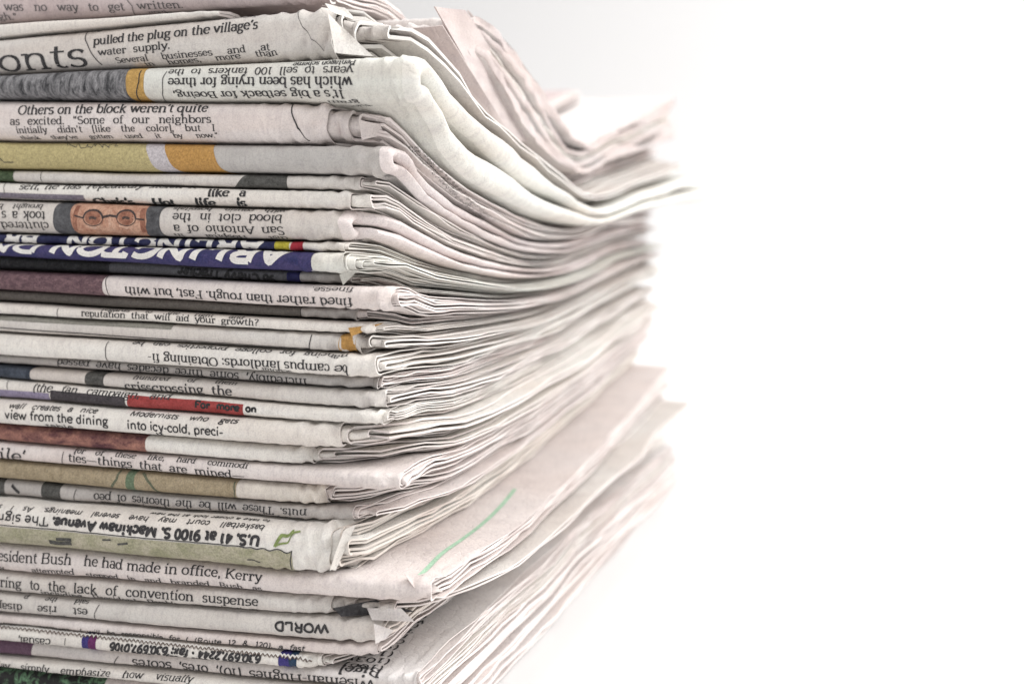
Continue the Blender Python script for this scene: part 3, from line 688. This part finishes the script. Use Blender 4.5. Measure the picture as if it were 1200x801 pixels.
patch(P, 'printed_picture', PBK, 68, 192, parent=P.root, f0=lambda t: -.0016*math.sin(3.1*t), f1=lambda t: .001-.0022*math.sin(3.1*t))
SKIN = inkmat('skin_tone_ink', srgb(186, 132, 108), .3, 220., srgb(232, 188, 162))
patch(P, 'printed_face', SKIN, 82, 172, parent=P.root, off=.00010, f0=lambda t: .004*abs(t-.62)**1.5*2, f1=lambda t: -.004*abs(t-.5))
st = Strokes()
cx1, cy = xat(109), P.v_of(109, 256); cx2, cy2 = xat(148), P.v_of(148, 256)
SOC = Strokes(); EYE = Strokes(); LIT = Strokes()
for c, cyy in ((cx1, cy), (cx2, cy2)):
    SOC.poly([(c+a*.0016, cyy+.0002+b*.0009) for a, b in A(0, 0, 1, 1, 0, 360, 26)], lambda a, b: .0019)
    st.poly([(c+a*.0032, cyy+b*.0022) for a, b in A(0, 0, 1, .85, -190, 10, 26)], lambda a, b: .00022)
    st.poly([(c+a*.0032, cyy+b*.0022) for a, b in A(0, 0, 1, 1, 0, 180, 26)], lambda a, b: .00055)
    EYE.poly([(c-.0012, cyy), (c-.0003, cyy+.0003), (c+.0012, cyy)], lambda a, b: .0007)
    LIT.poly([(c-.0024, cyy-.0019), (c, cyy-.0025), (c+.0024, cyy-.0018)], lambda a, b: .0007)
LIT.poly([((cx1+cx2)/2, cy+.0024), ((cx1+cx2)/2+.0002, cy-.003)], lambda a, b: .0010)
SOC.poly([(cx1-.0058, cy+.0035), (cx1-.0062, cy-.0035)], lambda a, b: .0014); SOC.poly([(cx2+.0052, cy+.0035), (cx2+.0056, cy-.0035)], lambda a, b: .0018)
lay(P, SOC, 'printed_eye_shade', inkmat('face_shade_ink', srgb(150, 98, 80), .3, 420., srgb(190, 138, 114)), P.root, .00012)
lay(P, LIT, 'printed_face_light', inkmat('face_light_ink', srgb(214, 166, 140), .3, 420., srgb(236, 198, 176)), P.root, .00013)
lay(P, EYE, 'printed_eye', inkmat('eye_ink', srgb(84, 66, 60), .3, 500.), P.root, .00014)
st.poly([(cx1+.0031, cy+.0004), ((cx1+cx2)/2, cy+.0009), (cx2-.0031, cy2+.0004)], lambda a, b: .0006); st.poly([(cx1-.0031, cy), (cx1-.0062, cy+.0006)], lambda a, b: .0004)
st.poly([(cx2+.0031, cy2), (cx2+.006, cy2-.0002)], lambda a, b: .0004)
lay(P, st, 'printed_glasses', inkmat('brown_ink', (.05, .032, .03), .5), P.root, .00016)
text_part(7, [('cluttered', 0, 260, 57, 260.5, 6.4, FL_), ('took a s', 2, 247.5, 54, 248, 6.8, FL_), ('brought b', 0, 239, 52, 240, 5, FL_),
   ('San Antonio of a', 203, 263.5, 333, 266.5, 6.8, FL_), ('blood clot in the', 203, 250, 332, 252, 6.8, FL_), ('with cousin, hospitals', 205, 242.5, 336, 244.5, 5, FL_), ('dist Hospital in', 203, 273.5, 336, 277, 5.6, FL_)])
BLU = inkmat('banner_blue_ink', srgb(50, 52, 100), .3, 300., srgb(78, 70, 116)); WHT = paper('unprinted_paper', (.72, .715, .69))
P = R[8]
patch(P, 'printed_banner', inkmat('banner_dark_blue_ink', srgb(30, 34, 76), .3, 500.), -30, 322, parent=P.root)
patch(P, 'printed_yellow_mark', inkmat('bright_yellow_ink', srgb(190, 178, 60), .2), 322, 339, parent=P.root, off=.00010); patch(P, 'printed_red_mark', inkmat('red_mark_ink', srgb(170, 40, 56), .2), 338, 354, parent=P.root, off=.00010, f0=lambda t: .0015*t)
text_part(8, [('ARLINGTON', 82, 275, 312, 282.5, 11, dict(flip=True, bold=2.3, sans=True, ital=.18)), ('BR', 8, 273, 50, 274.5, 11, dict(flip=True, bold=2.3, sans=True, ital=.18))], mat=WHT, name='printed_banner_lettering')
P = R[9]
patch(P, 'printed_banner', BLU, -30, 366, parent=P.root, f1=lambda t: .0012-.0018*math.sin(3.1*t))
text_part(9, [('DN', -8, 280, 58, 281.5, 14, dict(flip=True, bold=2.2, sans=True, ital=.2)), ('ARLINGTON', 70, 281, 346, 290, 14.5, dict(flip=True, bold=2.3, sans=True, ital=.2))], mat=WHT, name='printed_banner_lettering')
P = R[10]
patch(P, 'printed_dark_field', inkmat('near_black_ink', (.02, .02, .024), .5), -30, 128, parent=P.root)
patch(P, 'printed_grey_field', inkmat('mid_grey_ink', srgb(104, 104, 108), .2), 128, 338, parent=P.root)
patch(P, 'printed_blue_square', inkmat('square_blue_ink', srgb(38, 38, 92), .2), 336, 352, parent=P.root, off=.00010)
text_part(10, [("'98 Chevy Tracker", 211, 313, 326, 323.5, 6.8, dict(flip=True, bold=1.8, sans=True, ital=.16)), ("cc 98L L 98d Toyota V6", 2, 301.5, 128, 306.5, 6.0, dict(flip=True, bold=1.6, sans=True, ital=.16))], mat=BOLD, off=.00017)
P = R[11]
patch(P, 'printed_picture', inkmat('mauve_picture_ink', srgb(96, 72, 80), .3, 500., srgb(142, 112, 116), stretch=(1, 1, 2)), -30, 123, parent=P.root, f1=lambda t: .0002-.0010*math.sin(3.1*t))
text_part(11, [('fined rather than rough. Fast, but with', 146, 336, 413, 350.5, 7.2, FL_), ('finesse.', 366, 336.5, 416, 338, 5.2, FL_)], rules=[([(128, 321), (124, 330), (126, 341), (129, 346)], 1.0)])
P = R[12]
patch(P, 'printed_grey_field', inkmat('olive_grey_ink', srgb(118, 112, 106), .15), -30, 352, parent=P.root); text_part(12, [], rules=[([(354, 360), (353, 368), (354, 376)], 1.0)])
text_part(13, [('reputation that will aid your growth?', 95, 370, 303, 381.5, 5.2, {}), ('regards to the right and', 118, 364, 285, 374, 4.5, {})], rules=[([(69, 361), (67, 368), (70, 375)], .7)])
P = R[14]
text_part(14, [], rules=[([(0, 383.5), (120, 392), (240, 400), (363, 408)], 1.2), ([(363, 408), (364, 398), (366, 392)], 1.2)], name='printed_rule')
patch(P, 'printed_grey_field', inkmat('soft_grey_ink', srgb(150, 147, 138), .1), -30, 200, 368, 380, P.root)
patch(P, 'printed_orange_corner', OCH, 398, 413, parent=P.root, f0=lambda t: -.0005*math.sin(3*t))
text_part(15, [('nancing for college properties can be', 158, 399.5, 410, 413, 5.8, FL_), ('be campus landlords: Obtaining fi-', 173, 414, 408, 429, 7.2, FL_), ("Third scholar", 305, 430, 395, 440, 4.5, FL_)], rules=[([(128, 400), (124, 408), (127, 423)], 1.0)])
text_part(16, [('Incredibly, some three decades have passed', 68, 421, 360, 444, 6.4, FL_)])
P = R[17]
patch(P, 'printed_picture', inkmat('dark_blue_picture_ink', (.03, .04, .06), 1., 200., (.12, .14, .18)), -30, 35, parent=P.root)
patch(P, 'printed_black_block', DGR, 98, 120, parent=P.root, f0=lambda t: .0008*t, f1=lambda t: .0008*t)
text_part(17, [('crisscrossing the', 148, 455, 273, 463, 7.4, dict(bold=1.1)), ('hundred of them', 155, 444, 277, 451, 5.0, dict(ital=.12))])
P = R[18]
text_part(18, [('(the fan campaign, and', 38, 458, 199, 468, 6.4, dict(ital=.15)), ], rules=[([(10, 446), (9, 456)], .8)])
patch(P, 'printed_violet_strip', inkmat('pale_violet_ink', srgb(150, 140, 165), .2), -30, 57, 457, 466, P.root)
patch(P, 'printed_dark_strip', inkmat('charcoal_ink', srgb(66, 60, 64), .3), 57, 147, 461, 480, P.root, f0=lambda t: .0006*t)
patch(P, 'printed_red_strip', inkmat('strip_red_ink', srgb(160, 62, 60), .3, 500.), 147, 284, 467.5, 492, P.root, f0=lambda t: .001*t)
text_part(18, [('For more on', 228, 477, 301, 483, 5.2, dict(bold=1.9, sans=True))], mat=BOLD)
text_part(19, [('view from the dining', 6, 490, 127, 498.5, 7, dict(sans=True)), ('wall creates a nice', 9, 478, 113, 484, 5, dict(sans=True, ital=.2)),
  ('into icy-cold, preci-', 149, 502, 262, 510.5, 7, dict(sans=True)), ('Modernists who gets', 151, 487, 278, 496, 5.2, dict(sans=True, ital=.2)), ('table', 55, 500, 88, 502, 4.5, dict(sans=True)), ('M', 185, 511, 194, 512, 5, dict(sans=True))])
P = R[20]
patch(P, 'printed_picture', inkmat('reddish_picture_ink', srgb(98, 60, 66), 1., 160., srgb(186, 134, 118), stretch=(1, 1, 1.6)), -30, 171, parent=P.root, f1=lambda t: .0002-.0006*math.sin(3*t))
text_part(21, [('ties_things that are mined_', 80, 540, 288, 560, 6.8, {}), ('for of these like, hard commodi', 86, 530, 290, 548.5, 5, {})], rules=[([(75, 529), (73, 537), (75, 545)], .9)])
text_part(21, [("ile'", 0, 536.5, 32, 540, 10, dict(ital=.15))], name='printed_headline')
P = R[22]
patch(P, 'printed_tan_field', inkmat('tan_ink', srgb(168, 152, 124), .2, 400., srgb(188, 172, 144)), -30, 276, parent=P.root, f1=lambda t: .0008*abs(t-.4))
st = Strokes()
rule(P, st, [(143, 551), (137, 561), (131, 570)], 3.2); rule(P, st, [(168, 554), (176, 566), (192, 581)], 3.2); rule(P, st, [(276, 564), (275, 575), (279, 592)], 1.6); lay(P, st, 'printed_green_outline', inkmat('grey_green_ink', srgb(104, 108, 88), .2), P.root)
patch(P, 'printed_green_figure', inkmat('figure_green_ink', srgb(104, 122, 96), .3), 148, 158, parent=P.root, off=.00010)
P = R[23]
patch(P, 'printed_black_block', DGR, -30, 4, parent=P.root); patch(P, 'printed_black_block', DGR, 48, 72, parent=P.root)
text_part(23, [('nuts. These will be the theories of peo', 110, 577.5, 360, 596.5, 6.0, dict(flip=True)), ('spurny then law and other assorted', 118, 587, 362, 608, 5.2, dict(flip=True))], rules=[([(90, 573), (87, 580), (89, 589)], .9), ([(14, 568), (23, 577)], 3.5)])
P = R[24]
text_part(24, [('to take a closer look at the new', 178, 600, 318, 610, 4.2, dict(flip=True, ital=.1, sans=True)), ('basketball court may have several meanings. As I s', 0, 591, 312, 616, 4.9, dict(flip=True, ital=.18, sans=True)),
  (' The sign -', -12, 600, 62, 606, 7.4, dict(flip=True, sans=True)), ('U.S. 41 at 9100 S. Mackinaw Avenue.', 62, 606, 306, 628, 7.6, dict(flip=True, bold=1.9, sans=True, ital=.12))],
  rules=[([(0, 614.5), (100, 623.5), (200, 632.5), (342, 645)], 1.1), ([(342, 645), (340, 655), (343, 668)], 1.1)])
PGR = inkmat('pale_green_picture_ink', srgb(172, 170, 140), .1, 260., srgb(206, 198, 176), stretch=(.6, 1, 1))
patch(P, 'printed_picture', PGR, -30, 341, 630.5, 672, P.root)
st = Strokes(); rule(P, st, [(58, 634), (70, 636), (84, 636)], 6); rule(P, st, [(66, 631), (84, 632)], 4); rule(P, st, [(120, 632), (130, 632)], 2.); rule(P, st, [(138, 637), (150, 636)], 2.5); rule(P, st, [(290, 655), (305, 658)], 1.5); lay(P, st, 'printed_dark_marks', DGR, P.root, .00016)
st = Strokes(); rule(P, st, [(322, 640), (330, 627), (345, 622)], 4); rule(P, st, [(322, 640), (338, 635), (352, 622)], 2); lay(P, st, 'printed_green_arrow', inkmat('arrow_green_ink', srgb(140, 156, 96), .2), P.root, .00016)
text_part(25, [('President Bush', -18, 655, 84, 661, 7.4, {}), ('he had made in office, Kerry', 98, 662, 307, 681, 7.4, {}), ('Kerry attempted', -20, 666.5, 88, 672.5, 5.4, dict(ital=.1)), ('stepped in and branded Bush as', 102, 675, 308, 691.5, 5.4, dict(ital=.1))])
text_part(26, [('ring to the lack of convention suspense', 0, 686.5, 303, 709.5, 7.2, dict(bold=1.05)), ("including President Bush's renomination", 50, 697, 303, 720, 5.6, {})])
P = R[27]
text_part(27, [('est rise disapp', -12, 704.5, 103, 713, 6.8, FL_), ('said the p', 30, 697.5, 106, 703.5, 4.6, FL_), ('plummetting', -10, 716, 78, 722, 4.5, FL_)], rules=[([(117, 708), (111, 718), (114, 729)], 1.0)])
text_part(27, [('WORLD', 322, 727.5, 386, 731.5, 6.6, dict(flip=True, sans=True, bold=1.7))], name='printed_headline')
text_part(28, [('remittance processor', -10, 733, 82, 740, 4.2, dict(sans=True, ital=.25)), ('( will be responsible for ( (Route 12 & 120), a fast', 94, 741, 357, 762, 4.6, dict(sans=True, ital=.25))], rules=[])
P = R[29]
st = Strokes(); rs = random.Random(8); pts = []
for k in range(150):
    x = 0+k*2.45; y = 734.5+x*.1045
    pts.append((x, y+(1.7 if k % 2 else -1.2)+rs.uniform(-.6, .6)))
st2 = Strokes(); rule(P, st2, pts, 1.0); lay(P, st2, 'serrated_edge_shadow', inkmat('painted_shadow_brown', srgb(110, 92, 84), .2), P.root, .00035)  # brown zigzag painted as the shadow along the strip's teeth
st2 = Strokes(); rule(P, st2, [(a, b-1.6) for a, b in pts], 2.2); lay(P, st2, 'serrated_strip', WHT, P.root, .0003)
text_part(29, [('casual, but', -30, 741, 60, 748, 6.2, dict(flip=True, ital=.15)), ('630.697.2244 * fax: 630.697.0106', 130, 752.5, 307, 768, 6., dict(flip=True, sans=True, bold=1.9, ital=.25)), ('nobody does day care', 160, 764, 292, 776, 4.2, dict(flip=True, sans=True, bold=1.8, ital=.25))], rules=[([(77, 747), (76, 755)], .8)])
patch(P, 'printed_blue_square', inkmat('blue_square_ink', srgb(60, 52, 122), .3), 95, 103, parent=P.root); patch(P, 'printed_purple_square', inkmat('purple_square_ink', srgb(104, 36, 94), .3), 103, 112, parent=P.root)
patch(P, 'printed_blue_square', inkmat('blue_square_ink', srgb(60, 52, 122), .3), 325, 337, parent=P.root); patch(P, 'printed_teal_square', inkmat('teal_square_ink', srgb(34, 62, 90), .3), 337, 346, parent=P.root)
P = R[30]
patch(P, 'printed_mauve_field', inkmat('dusty_mauve_ink', srgb(112, 84, 104), .2), -30, 32, parent=P.root, f1=lambda t: .003*t)
text_part(30, [('Wiseman-Hughes (10), ores, scores', 155, 771.5, 440, 797, 7.6, dict(flip=True)), ], rules=[([(139, 768), (134, 776), (137, 786)], 1.0)])
# list of names on the projecting top
st = Strokes(); rs = random.Random(11)
names = ['Bigel', '(106)', '(103)', '(101)', '(98)', 'Goni', 'Lens', 'Tho', '(95)', 'Wen', 'Carr', 'Kurt', '(91)', 'Bent', 'Hale', '(90)', 'Dunn', 'Rice', '(88)', 'Fox', 'Lane', 'Marr', '(87)', 'Penn', 'Ross']
ya = P.yf+P.Ry
for k, nm in enumerate(names):
    y = .004+k*.0037; q = 1+(y-ya)/(P.D-ya); v = float(np.interp(q, P.tq, P.ta))
    x1 = -.0035-.00022*k+rs.uniform(-.0006, .0006); wd = .0024*len(nm)
    layout(st, nm, x1-wd, v, x1, v, .0017 if k else .0022, flip=True, bold=1.1)
lay(P, st, 'printed_name_list', INK, P.root, .00016)
text_part(31, [('lay simply emphasize how visually', -2, 781, 225, 799, 5.8, dict(ital=.15)), ('usually in bulk', 60, 795, 150, 803, 5, dict(ital=.15))])
P = R[32]
patch(P, 'printed_picture', inkmat('green_picture_ink', (.03, .03, .03), .5, 330., srgb(120, 160, 124), lo=.48, hi=.62), -40, 120, parent=P.root)
# green stripe on the projecting top of the newspaper about the president
P = R[25]; ya = P.yf+P.Ry
def leg_v(P, y): return float(np.interp(1+(y-P.yf-P.Ry)/(P.D-P.yf-P.Ry), P.tq, P.ta))
GST = inkmat('stripe_green_ink', srgb(158, 190, 164), .15, 300.)
st = Strokes(); st.poly([(.0069-.0011*(k/10)-.0055*(k/10)**2, leg_v(P, .005+.0092*k)) for k in range(0, 11)], lambda a, b: .0014); lay(P, st, 'printed_green_stripe', GST, P.root, .00014)

# loose leaf on the plug newspaper, and the bent-out corners
PL = Paper(50, 37, 4, X(250), -.045, .0008, .03, 0., 2.3, .8, 1.); PL.root = R[1].root; R[50] = PL
leaf(PL, 'loose_leaf', 0, 0, .9, pmat('white'), emat('white'), PL.root, nx=90, narc=21, nleg=8, cap=.02, notch=1., lf=.52)
flap(1, [(381, 4, -.001), (404, 9, .006), (421, 25, .010), (386, 13, .0)], 'white')
flap(1, [(421, 12, .010), (431, 20, .013), (457, 54, .020), (426, 34, .012)], 'white')
flap(1, [(384, 15, -.001), (404, 34, .002), (438, 66, .004), (392, 62, -.0005)], 'white', curl=.001)
flap(13, [(408, 384, .0005), (440, 380, .004), (450, 378, .006), (412, 394, .0005)], OCH, name='orange_corner')
flap(10, [(398, 322, .003), (414, 313, .004), (420, 316, .006), (402, 334, .003)], 'green')
flap(3, [(420, 140, .003), (446, 146, .008), (452, 158, .010), (424, 164, .004)], 'pink', curl=.001)
flap(24, [(402, 622, .0), (418, 615, .004), (394, 668, .001), (386, 668, -.002)], 'white', curl=.0009)
flap(36, [(463, 40, .020), (502, 58, .022), (602, 207, .084), (545, 176, .052)], 'pink', name='folded_page', thick=.0003, curl=-.0007)
flap(35, [(508, 8, .024), (545, 12, .046), (650, 160, .126), (598, 168, .083)], 'rose_shaded', name='folded_page', thick=.0004, curl=.0012)
flap(36, [(458, 34, .0275), (519, 29, .027), (643, 226, .110), (552, 165, .046)], 'rose_shaded', name='folded_page', thick=.0004, curl=-.0008)
flap(0, [(548, 12, .070), (566, 38, .078), (648, 150, .148), (638, 158, .150)], 'rose_shaded', name='folded_page', thick=.0004, curl=.0008)
flap(25, [(474, 672, .002), (498, 672, .006), (520, 692, .006), (486, 690, .001)], 'pink', curl=.0016)
DKI = inkmat('dark_inner_ink', (.035, .033, .036), .6, 500.)
flap(26, [(390, 712, .002), (440, 702, .006), (486, 716, .012), (400, 722, .002)], DKI, name='dark_printed_corner')
flap(26, [(430, 712, .0035), (470, 712, .007), (486, 728, .009), (436, 726, .003)], 'pale')
flap(27, [(438, 730, .001), (462, 738, .004), (452, 748, .003), (440, 754, .0)], 'pale', curl=.0009)


# column of small print on the slanting side of the upside-down tanker newspaper
from mathutils.bvhtree import BVHTree
bpy.context.view_layer.update()
def tree(o):
    me = o.data; return BVHTree.FromPolygons([v.co for v in me.vertices], [tuple(p.vertices) for p in me.polygons])
obs = [(c, tree(c)) for i in (2, 3) for c in R[i].root.children if c.name.startswith(('cover', 'inner', 'folded'))]
st = Strokes(); rs = random.Random(3)
wl = ['and the', 'were so', 'of all', 'to sell', 'they on', 'from', 'with it', 'have', 'on its', 'that a']
p0, p1 = (486, 170), (573, 250)
for k in range(21):
    t = k/20; px = p0[0]+(p1[0]-p0[0])*t; py = p0[1]+(p1[1]-p0[1])*t+3*math.sin(t*3.1)
    layout(st, rs.choice(wl), (px-7-9*t)*1e-4, (py+1)*1e-4, (px+8)*1e-4, (py+3+3*t)*1e-4, 2.2e-4, stretch=True)
V = []; own = {}
for n_, (a, b) in enumerate(st.V):
    a *= 1e4; b *= 1e4
    d = VD+(a-600)/FPX*RD; dv = Vector((d[0], d[1], -(b-190)/FPX)).normalized(); best = None
    for c, tr in obs:
        h = tr.ray_cast(Vector(CAM), dv)
        if h[0] is not None and (best is None or h[3] < best[0]): best = (h[3], c, h[0]+(-dv)*.00018)
    V.append(best)
for c, tr in obs:
    F = [f for f in st.F if all(V[j] and V[j][1] is c for j in f) and max(V[j][0] for j in f)-min(V[j][0] for j in f) < .004]
    if len(F) < 30: continue
    used = sorted({j for f in F for j in f}); mp = {j: q for q, j in enumerate(used)}
    o = mesh_from('small_print', [tuple(V[j][2]) for j in used], [[mp[j] for j in f] for f in F], [FAINT], smooth=False, parent=c.parent)
